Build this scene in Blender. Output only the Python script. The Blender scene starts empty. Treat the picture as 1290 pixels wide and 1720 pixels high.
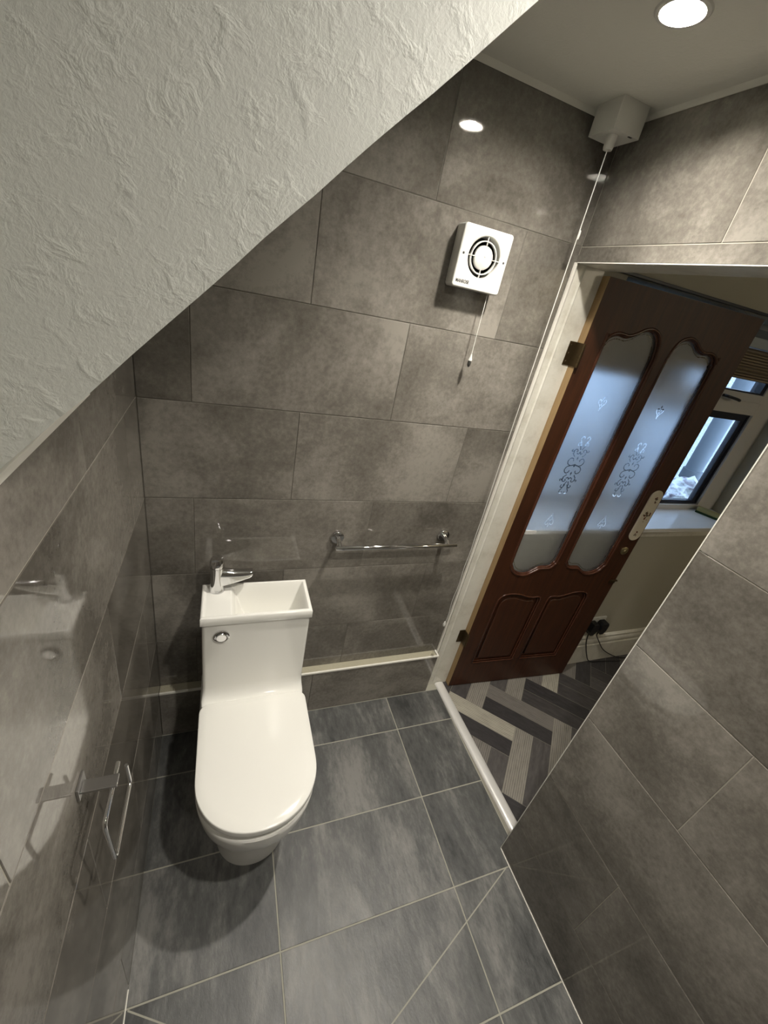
import bpy, bmesh, math, random
import numpy as np
from mathutils import Vector, Matrix, noise as mnoise
random.seed(7)
C = bpy.context.scene
COL = C.collection
PI = math.pi

# ------------------------------------------------------------------ camera
F, CX, CY = 684.2633, 639.0617, 842.4323          # focal length and principal point for 1290x1720
R = Matrix(((0.9329687451624433, -0.3063258491973462, 0.1890338452858144),
            (-0.015453344981399678, 0.49058639370247864, 0.871255521900942),
            (-0.3596255200606631, -0.8157753762081335, 0.4529680131020025)))   # world -> camera
camd = bpy.data.cameras.new('camera')
cam = bpy.data.objects.new('camera', camd)
COL.objects.link(cam)
camd.sensor_fit = 'VERTICAL'
camd.sensor_height = 36.0
camd.lens = F / 1720 * 36.0
camd.shift_x = (645 - CX) / 1720
camd.shift_y = (CY - 860) / 1720
camd.clip_start = 0.01
cam.matrix_world = Matrix.Translation((0.22079, -1.21559, 1.78025)) @ R.transposed().to_4x4()
C.camera = cam

# ------------------------------------------------------------------ world and exposure
C.view_settings.view_transform = 'Standard'
C.view_settings.look = 'None'
C.view_settings.gamma = 1.0
C.view_settings.use_curve_mapping = False
C.view_settings.exposure = 0.87
w = bpy.data.worlds.new('sky')
C.world = w
w.use_nodes = True
w.node_tree.nodes['Background'].inputs[0].default_value = (0.50, 0.70, 1.0, 1)
w.node_tree.nodes['Background'].inputs[1].default_value = 2.3
LAMP = [560.0, 620.0, 300.0]                        # emission of the three ceiling spots
LAMP_COL = (1.0, 0.945, 0.855)
SPOT = [20.0, 11.0, 6.0]                            # beam of each spot, watts
HALL_FILL = 22.0  # strength of the fill lamp added in the hall

# ------------------------------------------------------------------ constants of the place (metres)
W = 1.235            # right wall plane
H = 2.3035           # ceiling
YN = -0.7337         # near edge of the doorway
ZO = 1.9685          # top of the doorway
XH = 1.356           # hall side of the right wall
YF = -2.45           # wall behind the camera
XE, YE = 3.7, -2.45  # hall extents
SL0, SLK = 1.532, 1.035   # stair slope: z = SL0 + SLK*x
YB = -0.80           # face of the stair bulkhead


# ================================================================== materials
def mat(name, base=(0.8, 0.8, 0.8), rough=0.5, metal=0.0, spec=0.5, **kw):
    m = bpy.data.materials.new(name)
    m.use_nodes = True
    b = m.node_tree.nodes['Principled BSDF']
    b.inputs['Base Color'].default_value = (*base, 1)
    b.inputs['Roughness'].default_value = rough
    b.inputs['Metallic'].default_value = metal
    b.inputs['Specular IOR Level'].default_value = spec
    for k, v in kw.items():
        b.inputs[k].default_value = v
    return m


class N:
    """tiny node helper"""
    def __init__(s, m):
        s.t = m.node_tree
        s.b = s.t.nodes['Principled BSDF']

    def new(s, ty, **kw):
        n = s.t.nodes.new(ty)
        for k, v in kw.items():
            if k.startswith('i_'):
                n.inputs[k[2:].replace('_', ' ')].default_value = v
            else:
                setattr(n, k, v)
        return n

    def link(s, a, b):
        s.t.links.new(a, b)

    def ramp(s, fac, stops):
        r = s.t.nodes.new('ShaderNodeValToRGB')
        while len(r.color_ramp.elements) < len(stops):
            r.color_ramp.elements.new(0.5)
        for e, (p, c) in zip(r.color_ramp.elements, stops):
            e.position = p
            e.color = (*c, 1)
        s.link(fac, r.inputs[0])
        return r.outputs[0]

    def bump(s, h, strength, dist=0.01):
        b = s.t.nodes.new('ShaderNodeBump')
        b.inputs['Strength'].default_value = strength
        b.inputs['Distance'].default_value = dist
        s.link(h, b.inputs['Height'])
        s.link(b.outputs[0], s.b.inputs['Normal'])


def tile_material(name, c0, c1, c2, scale, stretch, rough0, rough1, bump, fw=0.42, isl=0.1, fs=22):
    ce = 0.5 + fw / 2 + isl / 2
    m = mat(name)
    n = N(m)
    tc = n.new('ShaderNodeTexCoord')
    geo = n.new('ShaderNodeNewGeometry')
    off = n.new('ShaderNodeVectorMath', operation='SCALE')
    cmb = n.new('ShaderNodeCombineXYZ')
    n.link(geo.outputs['Random Per Island'], cmb.inputs[0])
    n.link(geo.outputs['Random Per Island'], cmb.inputs[1])
    n.link(geo.outputs['Random Per Island'], cmb.inputs[2])
    n.link(cmb.outputs[0], off.inputs[0])
    off.inputs['Scale'].default_value = 37.0
    mp = n.new('ShaderNodeMapping')
    mp.inputs['Scale'].default_value = stretch
    n.link(tc.outputs['Object'], mp.inputs[0])
    add = n.new('ShaderNodeVectorMath', operation='ADD')
    n.link(mp.outputs[0], add.inputs[0])
    n.link(off.outputs[0], add.inputs[1])
    big = n.new('ShaderNodeTexNoise', i_Scale=scale, i_Detail=7.0, i_Roughness=0.62, i_Distortion=0.35)
    n.link(add.outputs[0], big.inputs['Vector'])
    fine = n.new('ShaderNodeTexNoise', i_Scale=scale * fs, i_Detail=6.0, i_Roughness=0.75)
    n.link(add.outputs[0], fine.inputs['Vector'])
    mix = n.new('ShaderNodeMath', operation='MULTIPLY_ADD')
    n.link(fine.outputs[0], mix.inputs[0])
    mix.inputs[1].default_value = fw
    n.link(big.outputs[0], mix.inputs[2])
    mx2 = n.new('ShaderNodeMath', operation='MULTIPLY_ADD')
    n.link(geo.outputs['Random Per Island'], mx2.inputs[0])
    mx2.inputs[1].default_value = isl
    n.link(mix.outputs[0], mx2.inputs[2])
    col = n.ramp(mx2.outputs[0], [(ce - 0.18, c0), (ce, c1), (ce + 0.17, c2)])
    n.link(col, n.b.inputs['Base Color'])
    rr = n.new('ShaderNodeMapRange')
    rr.inputs['From Min'].default_value = 0.35
    rr.inputs['From Max'].default_value = 0.75
    rr.inputs['To Min'].default_value = rough0
    rr.inputs['To Max'].default_value = rough1
    n.link(fine.outputs[0], rr.inputs['Value'])
    n.link(rr.outputs[0], n.b.inputs['Roughness'])
    if bump:
        n.bump(mix.outputs[0], bump, 0.004)
    return m


M = {}
M['wall_tile'] = tile_material('polished grey wall tile', (0.098, 0.089, 0.075), (0.170, 0.156, 0.134), (0.275, 0.255, 0.222),
                               3.1, (1, 1, 1), 0.040, 0.060, 0.0)
M['wall_tile'].node_tree.nodes['Principled BSDF'].inputs['Specular IOR Level'].default_value = 0.62
M['floor_tile'] = tile_material('slate floor tile', (0.042, 0.043, 0.042), (0.100, 0.101, 0.097), (0.215, 0.210, 0.196),
                                3.2, (1.9, 0.7, 1), 0.36, 0.52, 0.5, fw=0.42, isl=0.05, fs=11)
M['grout'] = mat('pale grout', (0.40, 0.375, 0.31), 0.8)
M['grout_dark'] = mat('grey grout', (0.13, 0.118, 0.098), 0.8)
M['floor_grout'] = mat('floor grout', (0.36, 0.35, 0.29), 0.85)
M['porcelain'] = mat('white ceramic', (0.81, 0.80, 0.75), 0.07, 0, 0.55)
M['lid'] = mat('white seat plastic', (0.80, 0.79, 0.74), 0.13, 0, 0.5)
M['plastic'] = mat('white plastic', (0.66, 0.655, 0.61), 0.35)
M['chrome'] = mat('chrome', (0.75, 0.75, 0.76), 0.06, 1.0)
M['brushed'] = mat('brushed steel', (0.42, 0.41, 0.40), 0.3, 1.0)
M['dark'] = mat('dark recess', (0.012, 0.011, 0.010), 0.6)
M['ink'] = mat('grey print', (0.035, 0.035, 0.035), 0.5)
M['trim'] = mat('white plastic trim', (0.82, 0.80, 0.72), 0.3)
M['cap'] = mat('smoked plastic', (0.05, 0.05, 0.045), 0.3)
M['brass'] = mat('old bronze', (0.10, 0.07, 0.035), 0.42, 0.85)
M['brassb'] = mat('worn brass', (0.40, 0.33, 0.18), 0.3, 0.9)
M['black'] = mat('black plastic', (0.006, 0.006, 0.007), 0.4)
M['gasket'] = mat('black rubber gasket', (0.010, 0.012, 0.022), 0.45)
M['upvc'] = mat('white window frame', (0.62, 0.60, 0.56), 0.35)
M['sill'] = mat('gloss white sill', (0.80, 0.80, 0.78), 0.22)
M['threshold'] = mat('silver threshold', (0.80, 0.79, 0.76), 0.28, 0.25)
M['pipe'] = mat('grey drainpipe', (0.14, 0.17, 0.20), 0.5)
M['lampglow'] = []
M['glass'] = mat('window glass', (1, 1, 1), 0.0)
M['glass'].node_tree.nodes['Principled BSDF'].inputs['Transmission Weight'].default_value = 1.0
M['glass'].node_tree.nodes['Principled BSDF'].inputs['IOR'].default_value = 1.45
M['frost'] = mat('frosted glass', (0.93, 0.97, 1.0), 0.52)
M['frost'].node_tree.nodes['Principled BSDF'].inputs['Transmission Weight'].default_value = 0.93
M['frost'].node_tree.nodes['Principled BSDF'].inputs['IOR'].default_value = 1.45
M['bag'] = mat('white plastic bag', (0.75, 0.78, 0.82), 0.3)


def emit(name, col, s):
    m = bpy.data.materials.new(name)
    m.use_nodes = True
    b = m.node_tree.nodes['Principled BSDF']
    b.inputs['Base Color'].default_value = (0, 0, 0, 1)
    b.inputs['Emission Color'].default_value = (*col, 1)
    b.inputs['Emission Strength'].default_value = s
    return m


def plaster(name, base, bumpscale, strength, amount=0.5):
    m = mat(name, base, 0.6, 0, 0.35)
    n = N(m)
    tc = n.new('ShaderNodeTexCoord')
    a = n.new('ShaderNodeTexNoise', i_Scale=bumpscale, i_Detail=5.0, i_Roughness=0.65, i_Distortion=0.3)
    n.link(tc.outputs['Object'], a.inputs['Vector'])
    v = n.new('ShaderNodeTexNoise', i_Scale=bumpscale * 0.36, i_Detail=4.0, i_Roughness=0.55, i_Distortion=0.6)
    n.link(tc.outputs['Object'], v.inputs['Vector'])
    r = n.new('ShaderNodeMapRange')
    r.inputs['From Min'].default_value = 0.50
    r.inputs['From Max'].default_value = 0.72
    n.link(v.outputs[0], r.inputs['Value'])
    ad = n.new('ShaderNodeMath', operation='MULTIPLY_ADD')
    n.link(r.outputs[0], ad.inputs[0])
    ad.inputs[1].default_value = amount
    n.link(a.outputs[0], ad.inputs[2])
    n.bump(ad.outputs[0], strength, 0.003)
    return m


M['bulkhead'] = plaster('rough white plaster', (0.60, 0.605, 0.565), 150.0, 0.28, 0.8)
M['ceiling'] = plaster('ceiling paint', (0.76, 0.75, 0.68), 150.0, 0.15)
M['hallwall'] = plaster('cream hall paint', (0.46, 0.44, 0.36), 40.0, 0.1)
M['gloss'] = mat('old white gloss paint', (0.70, 0.68, 0.60), 0.28)
M['ledge'] = plaster('rough ledge filler', (0.42, 0.39, 0.29), 220.0, 0.5)
# white gloss paint, slightly dirty
n = N(M['gloss'])
tc = n.new('ShaderNodeTexCoord')
nz = n.new('ShaderNodeTexNoise', i_Scale=9.0, i_Detail=8.0, i_Roughness=0.7)
n.link(tc.outputs['Object'], nz.inputs['Vector'])
n.link(n.ramp(nz.outputs[0], [(0.3, (0.55, 0.52, 0.44)), (0.5, (0.70, 0.68, 0.60)), (0.7, (0.76, 0.74, 0.67))]), n.b.inputs['Base Color'])


def wood(name, c0, c1, rough):
    m = mat(name, c0, rough)
    n = N(m)
    tc = n.new('ShaderNodeTexCoord')
    mp = n.new('ShaderNodeMapping')
    mp.inputs['Scale'].default_value = (14, 14, 0.9)
    n.link(tc.outputs['Object'], mp.inputs[0])
    a = n.new('ShaderNodeTexNoise', i_Scale=5.0, i_Detail=7.0, i_Roughness=0.65, i_Distortion=0.5)
    n.link(mp.outputs[0], a.inputs['Vector'])
    n.link(n.ramp(a.outputs[0], [(0.3, c0), (0.7, c1)]), n.b.inputs['Base Color'])
    n.bump(a.outputs[0], 0.08, 0.002)
    return m


M['wood'] = wood('mahogany stain', (0.030, 0.0080, 0.0020), (0.066, 0.019, 0.0048), 0.50)
M['woodlight'] = wood('bare door edge', (0.27, 0.17, 0.075), (0.38, 0.26, 0.125), 0.6)
M['woodpale'] = wood('glossy moulding', (0.050, 0.016, 0.008), (0.085, 0.030, 0.016), 0.26)  # paler and glossier brown than the door leaf

# hall vinyl planks: four tones, some ribbed
PL = []
for i, (c, rib) in enumerate([((0.042, 0.039, 0.040), 0), ((0.090, 0.083, 0.080), 0), ((0.180, 0.168, 0.146), 1),
                              ((0.27, 0.255, 0.21), 1), ((0.062, 0.057, 0.056), 0), ((0.130, 0.120, 0.108), 1)]):
    m = mat('vinyl plank tone %s' % 'abcdef'[i], c, 0.45)
    n = N(m)
    tc = n.new('ShaderNodeTexCoord')
    nz = n.new('ShaderNodeTexNoise', i_Scale=60.0, i_Detail=6.0, i_Roughness=0.7)
    n.link(tc.outputs['UV'], nz.inputs['Vector'])
    if rib:
        wv = n.new('ShaderNodeTexWave', i_Scale=34.0, i_Distortion=1.5)
        wv.bands_direction = 'Y'
        n.link(tc.outputs['UV'], wv.inputs['Vector'])
        ad = n.new('ShaderNodeMath', operation='MULTIPLY_ADD')
        n.link(wv.outputs['Fac'], ad.inputs[0])
        ad.inputs[1].default_value = 0.45
        n.link(nz.outputs[0], ad.inputs[2])
        f = ad.outputs[0]
    else:
        f = nz.outputs[0]
    n.link(n.ramp(f, [(0.25, tuple(v * 0.55 for v in c)), (0.85, tuple(min(1, v * 1.6) for v in c))]), n.b.inputs['Base Color'])
    PL.append(m)
M['plankgrout'] = mat('vinyl plank joint', (0.26, 0.245, 0.20), 0.7)


# ================================================================== mesh helpers
def tag(o, label=None, cat=None, group=None, kind=None):
    if label: o['label'] = label
    if cat: o['category'] = cat
    if group: o['group'] = group
    if kind: o['kind'] = kind
    return o


def empty(name, loc):
    o = bpy.data.objects.new(name, None)
    o.empty_display_size = 0.05
    o.location = loc
    COL.objects.link(o)
    return o


def obj(name, bm, mats, parent=None, smooth=None, bevel=0.0, seg=2):
    """bmesh in world coordinates -> object whose origin sits at its own base centre"""
    me = bpy.data.meshes.new(name)
    if bevel:
        es = [e for e in bm.edges if len(e.link_faces) == 2 and e.calc_face_angle(0) > 0.5]
        bmesh.ops.bevel(bm, geom=es, offset=bevel, segments=seg, profile=0.7, affect='EDGES', clamp_overlap=True)
    bmesh.ops.recalc_face_normals(bm, faces=bm.faces[:])
    bm.to_mesh(me)
    bm.free()
    if not isinstance(mats, (list, tuple)):
        mats = [mats]
    for m in mats:
        me.materials.append(m)
    if smooth is not None:
        me.shade_smooth()
        if smooth < 180:
            me.set_sharp_from_angle(angle=math.radians(smooth))
    o = bpy.data.objects.new(name, me)
    COL.objects.link(o)
    if parent is None:
        vs = np.array([v.co[:] for v in me.vertices])
        c = Vector(((vs[:, 0].min() + vs[:, 0].max()) / 2, (vs[:, 1].min() + vs[:, 1].max()) / 2, vs[:, 2].min()))
        me.transform(Matrix.Translation(-c))
        o.location = c
    else:
        inv = parent.matrix_world if parent.parent is None else None
        base = Vector((0, 0, 0))
        p = parent
        while p is not None:
            base += p.location
            p = p.parent
        me.transform(Matrix.Translation(-base))
        o.parent = parent
    return o


def box(bm, x0, x1, y0, y1, z0, z1, mi=0, mtx=None):
    r = bmesh.ops.create_cube(bm, size=1.0)
    vs = r['verts']
    for v in vs:
        v.co = Vector((x0 + (v.co.x + 0.5) * (x1 - x0), y0 + (v.co.y + 0.5) * (y1 - y0), z0 + (v.co.z + 0.5) * (z1 - z0)))
        if mtx is not None:
            v.co = mtx @ v.co
    for f in {f for v in vs for f in v.link_faces}:
        f.material_index = mi
    return vs


def BX(*a, **k):
    bm = bmesh.new()
    box(bm, *a, **k)
    return bm


def lathe(bm, prof, origin, axis=(0, 0, 1), seg=40, mi=0):
    """prof: list of (r, h) along axis"""
    ax = Vector(axis).normalized()
    up = Vector((0, 0, 1)) if abs(ax.z) < 0.9 else Vector((1, 0, 0))
    u = ax.cross(up).normalized()
    v = ax.cross(u)
    o = Vector(origin)
    rings = []
    for r, h in prof:
        if r < 1e-6:
            rings.append([bm.verts.new(o + ax * h)])
        else:
            rings.append([bm.verts.new(o + ax * h + (u * math.cos(2 * PI * i / seg) + v * math.sin(2 * PI * i / seg)) * r) for i in range(seg)])
    for a, b in zip(rings, rings[1:]):
        for i in range(seg):
            j = (i + 1) % seg
            if len(a) == 1 and len(b) == 1:
                continue
            if len(a) == 1:
                f = bm.faces.new((a[0], b[i], b[j]))
            elif len(b) == 1:
                f = bm.faces.new((a[i], a[j], b[0]))
            else:
                f = bm.faces.new((a[i], a[j], b[j], b[i]))
            f.material_index = mi
    for ring in (rings[0], rings[-1]):
        if len(ring) > 2:
            try:
                bm.faces.new(ring).material_index = mi
            except ValueError:
                pass


def tube(bm, pts, r, seg=12, closed=False, rad=None, mi=0, flat=None):
    pts = [Vector(p) for p in pts]
    n_ = len(pts)
    rings = []
    prev = None
    for i, p in enumerate(pts):
        if closed:
            t = (pts[(i + 1) % n_] - pts[i - 1]).normalized()
        else:
            t = (pts[min(i + 1, n_ - 1)] - pts[max(i - 1, 0)]).normalized()
        if prev is None:
            up = Vector((0, 0, 1)) if abs(t.z) < 0.9 else Vector((1, 0, 0))
            u = t.cross(up).normalized()
        else:
            u = (prev - t * prev.dot(t)).normalized()
        prev = u
        v = t.cross(u)
        rr = rad[i] if rad else r
        rings.append([bm.verts.new(p + (u * math.cos(2 * PI * k / seg) + v * math.sin(2 * PI * k / seg)) * rr) for k in range(seg)])
    m_ = n_ if closed else n_ - 1
    for i in range(m_):
        a, b = rings[i], rings[(i + 1) % n_]
        for k in range(seg):
            f = bm.faces.new((a[k], a[(k + 1) % seg], b[(k + 1) % seg], b[k]))
            f.material_index = mi
    if not closed:
        bm.faces.new(rings[0][::-1]).material_index = mi
        bm.faces.new(rings[-1]).material_index = mi


def roundpath(pts, r, n_=6):
    """polyline with filleted corners"""
    pts = [Vector(p) for p in pts]
    out = [pts[0]]
    for a, b, c in zip(pts, pts[1:], pts[2:]):
        d1, d2 = (a - b), (c - b)
        q = min(r, d1.length * 0.45, d2.length * 0.45)
        p1, p2 = b + d1.normalized() * q, b + d2.normalized() * q
        for i in range(n_ + 1):
            t = i / n_
            out.append(p1 * (1 - t) ** 2 + b * 2 * t * (1 - t) + p2 * t ** 2)
    out.append(pts[-1])
    return out


def loft(bm, rings, cap=True, top=True):
    R_ = [[bm.verts.new(p) for p in r] for r in rings]
    n_ = len(R_[0])
    for a, b in zip(R_, R_[1:]):
        for i in range(n_):
            bm.faces.new((a[i], a[(i + 1) % n_], b[(i + 1) % n_], b[i]))
    if cap:
        bm.faces.new(R_[0][::-1])
        if top:
            bm.faces.new(R_[-1])


def prism(bm, poly, axis, a, b, mi=0):
    """poly: 2D points in the two remaining axes (x,z for 'y'; y,z for 'x'; x,y for 'z')"""
    def P(p, t):
        return {'x': (t, p[0], p[1]), 'y': (p[0], t, p[1]), 'z': (p[0], p[1], t)}[axis]
    A = [bm.verts.new(P(p, a)) for p in poly]
    B = [bm.verts.new(P(p, b)) for p in poly]
    n_ = len(poly)
    fs = [bm.faces.new(A), bm.faces.new(B[::-1])]
    for i in range(n_):
        fs.append(bm.faces.new((A[i], A[(i + 1) % n_], B[(i + 1) % n_], B[i])))
    for f in fs:
        f.material_index = mi


def tiles(bm, origin, U, V, Nn, u_rng, rows, joints, u_lim_fn=None, gap=0.0021, mi=1, thick=0.004, bev=0.0009, tilt=0.0012):
    """rows: z boundaries; joints[k]: list of u joints for row k. Tiles stand `thick` proud ending at the plane."""
    o, U, V, Nn = Vector(origin), Vector(U), Vector(V), Vector(Nn)
    for k in range(len(rows) - 1):
        v0, v1 = rows[k] + gap / 2, rows[k + 1] - gap / 2
        us = [u_rng[0]] + sorted(j for j in joints[k] if u_rng[0] + 0.01 < j < u_rng[1] - 0.01) + [u_rng[1]]
        for i in range(len(us) - 1):
            a = us[i] + (gap / 2 if i else 0)
            b = us[i + 1] - (gap / 2 if i < len(us) - 2 else 0)
            t1, t2 = random.uniform(-tilt, tilt), random.uniform(-tilt, tilt)
            cu, cv = (a + b) / 2, (v0 + v1) / 2
            def P(u, v, d):
                return o + U * u + V * v + Nn * (d + ((u - cu) * t1 + (v - cv) * t2 if d > -thick * 0.9 else 0))
            base = [P(a, v0, -thick), P(b, v0, -thick), P(b, v1, -thick), P(a, v1, -thick)]
            mid = [P(a, v0, -bev), P(b, v0, -bev), P(b, v1, -bev), P(a, v1, -bev)]
            top = [P(a + bev, v0 + bev, 0), P(b - bev, v0 + bev, 0), P(b - bev, v1 - bev, 0), P(a + bev, v1 - bev, 0)]
            Rg = [[bm.verts.new(p) for p in q] for q in (base, mid, top)]
            for q, r in zip(Rg, Rg[1:]):
                for s in range(4):
                    bm.faces.new((q[s], q[(s + 1) % 4], r[(s + 1) % 4], r[s])).material_index = mi
            bm.faces.new(Rg[2]).material_index = mi


def fill2d(splines, depth, bevel=0.0, res=0):
    """closed 2D splines (outer + holes) -> extruded mesh in XY, centred on z=0 (thickness 2*depth)"""
    cu = bpy.data.curves.new('tmp', 'CURVE')
    cu.dimensions = '2D'
    cu.fill_mode = 'BOTH'
    cu.extrude = depth
    cu.bevel_depth = bevel
    cu.bevel_resolution = res
    for s in splines:
        sp = cu.splines.new('POLY')
        sp.points.add(len(s) - 1)
        for p, (x, y) in zip(sp.points, s):
            p.co = (x, y, 0, 1)
        sp.use_cyclic_u = True
    o = bpy.data.objects.new('tmp', cu)
    COL.objects.link(o)
    dg = bpy.context.evaluated_depsgraph_get()
    me = bpy.data.meshes.new_from_object(o.evaluated_get(dg))
    bm = bmesh.new()
    bm.from_mesh(me)
    bpy.data.objects.remove(o)
    bpy.data.curves.remove(cu)
    bpy.data.meshes.remove(me)
    return bm


def text_bm(s, size, depth):
    cu = bpy.data.curves.new('tmp', 'FONT')
    cu.body = s
    cu.size = size
    cu.extrude = depth
    cu.offset = 0.00018
    o = bpy.data.objects.new('tmp', cu)
    COL.objects.link(o)
    dg = bpy.context.evaluated_depsgraph_get()
    me = bpy.data.meshes.new_from_object(o.evaluated_get(dg))
    bm = bmesh.new()
    bm.from_mesh(me)
    bpy.data.objects.remove(o)
    bpy.data.curves.remove(cu)
    bpy.data.meshes.remove(me)
    return bm


def xf(bm, fn):
    for v in bm.verts:
        v.co = fn(v.co.copy())
    return bm


def smooth_poly(pts, n_=5):
    """closed Catmull-Rom through pts"""
    out = []
    L = len(pts)
    for i in range(L):
        p0, p1, p2, p3 = [Vector(pts[(i + k) % L]) for k in (-1, 0, 1, 2)]
        for j in range(n_):
            t = j / n_
            q = 0.5 * ((2 * p1) + (p2 - p0) * t + (2 * p0 - 5 * p1 + 4 * p2 - p3) * t * t + (3 * p1 - p0 - 3 * p2 + p3) * t ** 3)
            out.append((q.x, q.y))
    return out


# ================================================================== room shell
ROWS = [0.198, 0.5037, 0.8102, 1.1058, 1.4101, 1.7101, 2.011, H - 0.012]
JA = [0.1335, 0.7285]
JB = [0.432, 1.029]
# back wall
bm = bmesh.new()
box(bm, -0.1, XH + 0.02, 0.0012, 0.30, -0.05, H + 0.05, 0)
tiles(bm, (0, 0, 0), (1, 0, 0), (0, 0, 1), (0, -1, 0), (0.001, W - 0.001), [0.0] + ROWS, [JB, JA, JB, JA, JB, JA, JB, JA])
o = obj('wall_back', bm, [M['grout_dark'], M['wall_tile']])
tag(o, 'back wall of large polished grey tiles in a staggered bond, behind the toilet', 'wall', kind='structure')

# left wall (tiled up to the stair slope, plaster above)
bm = bmesh.new()
box(bm, -0.12, -0.0012, YF, 0.0, -0.05, H + 0.05, 0)
LR = [0.0, 0.198, 0.5037, 0.8102, 1.1058, 1.4101, 1.529]
tiles(bm, (0, 0, 0), (0, 1, 0), (0, 0, 1), (1, 0, 0), (YF, -0.001), LR,
      [[-1.345, -0.748, -0.152], [-1.65, -1.055, -0.461], [-1.345, -0.748, -0.152], [-1.65, -1.055, -0.461], [-1.345, -0.92, -0.152], [-1.65, -1.055, -0.461]])
box(bm, -0.0012, -0.0004, YF, -0.001, 1.544, H, 2)
o = obj('wall_left', bm, [M['grout'], M['wall_tile'], M['bulkhead']])
tag(o, 'left wall of glossy grey tiles that mirror the toilet, roll holder on it', 'wall', kind='structure')
bm = BX(-0.001, 0.004, YF, -0.40, 1.5285, 1.5385)
o = obj('trim_1', bm, M['trim'], bevel=0.0008)
tag(o, 'pale trim strip capping the left wall tiles below the sloping white bulkhead', 'trim', kind='structure')

# right wall with the doorway
bm = bmesh.new()
box(bm, W + 0.0012, XH - 0.004, YF, YN - 0.022, -0.05, H + 0.05, 0)
box(bm, W + 0.0012, XH - 0.004, YN - 0.022, 0.0012, ZO + 0.022, H + 0.05, 0)
RR = [0.0, 0.198, 0.495, 0.798, 1.0974, 1.3998, 1.705, 2.0115, H - 0.01]
tiles(bm, (W, 0, 0), (0, 1, 0), (0, 0, 1), (-1, 0, 0), (YF, YN), RR,
      [[-1.32, -1.92], [-1.025, -1.625], [-1.32, -1.92], [-1.0268, -1.625], [-1.32, -1.92], [-1.025, -1.625], [-1.32, -1.92], [-1.03, -1.63]])
tiles(bm, (W, 0, 0), (0, 1, 0), (0, 0, 1), (-1, 0, 0), (YN + 0.001, -0.001), [ZO + 0.002, 2.0115, H - 0.01], [[], [-0.4342]])
o = obj('wall_right', bm, [M['grout'], M['wall_tile']])
tag(o, 'right wall of polished grey tiles around and above the open doorway', 'wall', kind='structure')
# back of that wall as seen from the hall
bm = bmesh.new()
box(bm, XH - 0.004, XH, YE, YN - 0.022, -0.05, H + 0.05)
box(bm, XH - 0.004, XH, YN - 0.022, 0.0, ZO + 0.022, H + 0.05)
o = obj('wall_hall_left', bm, M['hallwall'])
tag(o, 'cream painted hall side of the doorway wall', 'wall', kind='structure')

# wall behind the camera
bm = bmesh.new()
box(bm, -0.12, XH, YF - 0.12, YF - 0.0012, -0.05, H + 0.05, 0)
tiles(bm, (0, YF, 0), (1, 0, 0), (0, 0, 1), (0, 1, 0), (0.0, W), [0.0] + ROWS, [JB, JA, JB, JA, JB, JA, JB, JA])
o = obj('wall_front', bm, [M['grout_dark'], M['wall_tile']])
tag(o, 'grey tiled wall at the near end of the room', 'wall', kind='structure')

# stair bulkhead: rough white plaster box over the toilet, its underside sloping
bm = bmesh.new()
xt = (H - SL0) / SLK
poly = [(0.0008, SL0 + 0.006), (0.0008, H), (xt, H)]
steps = 36
pl = [(0.0008, SL0 + 0.009)]
for i in range(1, steps):
    x = xt * i / steps
    pl.append((x, SL0 + SLK * x + 0.0085 + 0.0028 * mnoise.noise(Vector((x * 14, 3.1, 0))) + 0.0012 * mnoise.noise(Vector((x * 55, 7.1, 0)))))
pl += [(xt - 0.002, H), (0.0008, H)]
prism(bm, pl, 'y', YB, -0.0006)
o = obj('wall_stairs', bm, M['bulkhead'])
tag(o, 'rough white plastered stair bulkhead with a sloping lower edge over the toilet', 'stair bulkhead', kind='structure')

# ceiling, with three round cut-outs for the recessed spotlights
LIGHTS = [(0.9555, -0.3785), (0.690, -1.045), (0.760, -2.08)]
bm = fill2d([[(-0.12, YF - 0.12), (XH, YF - 0.12), (XH, 0.0), (-0.12, 0.0)]] +
            [[(x + 0.0385 * math.cos(2 * PI * i / 40), y + 0.0385 * math.sin(2 * PI * i / 40)) for i in range(40)] for x, y in LIGHTS], 0.03)
xf(bm, lambda c: Vector((c.x, c.y, c.z + H + 0.03)))
box(bm, -0.12, XH, YF - 0.12, 0.0, H + 0.0601, H + 0.12)
o = obj('ceiling', bm, M['ceiling'])
tag(o, 'flat matt off-white bathroom ceiling with a recessed spotlight', 'ceiling', kind='structure')
bm = bmesh.new()
prism(bm, [(0, H), (-0.007, H), (-0.002, H - 0.0095), (0, H - 0.0125)], 'x', xt, W)
o = obj('trim_2', bm, M['ceiling'], smooth=40)
tag(o, 'thin pale sealant bead where ceiling meets the back wall tiles', 'trim', kind='structure')
bm = bmesh.new()
prism(bm, [(W, H), (W - 0.008, H), (W - 0.002, H - 0.0090), (W, H - 0.0105)], 'y', YF, 0.0)
o = obj('trim_3', bm, M['ceiling'], smooth=40)
tag(o, 'thin pale sealant bead where ceiling meets the right wall tiles', 'trim', kind='structure')

# bathroom floor: slate tiles
bm = bmesh.new()
box(bm, -0.12, 1.292, YF - 0.1, 0.02, -0.06, -0.0013, 0)
FR = [YF, -2.26, -1.967, -1.674, -1.38, -1.086, -0.7913, -0.4975, -0.2052, -0.0371]
fa, fb = [0.4, 0.9989], [0.4, 0.9989]
tiles(bm, (0, 0, 0), (1, 0, 0), (0, 1, 0), (0, 0, 1), (0.0, 1.288), FR, [fa] * (len(FR) - 1), gap=0.0042, mi=1, tilt=0.0)
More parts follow.
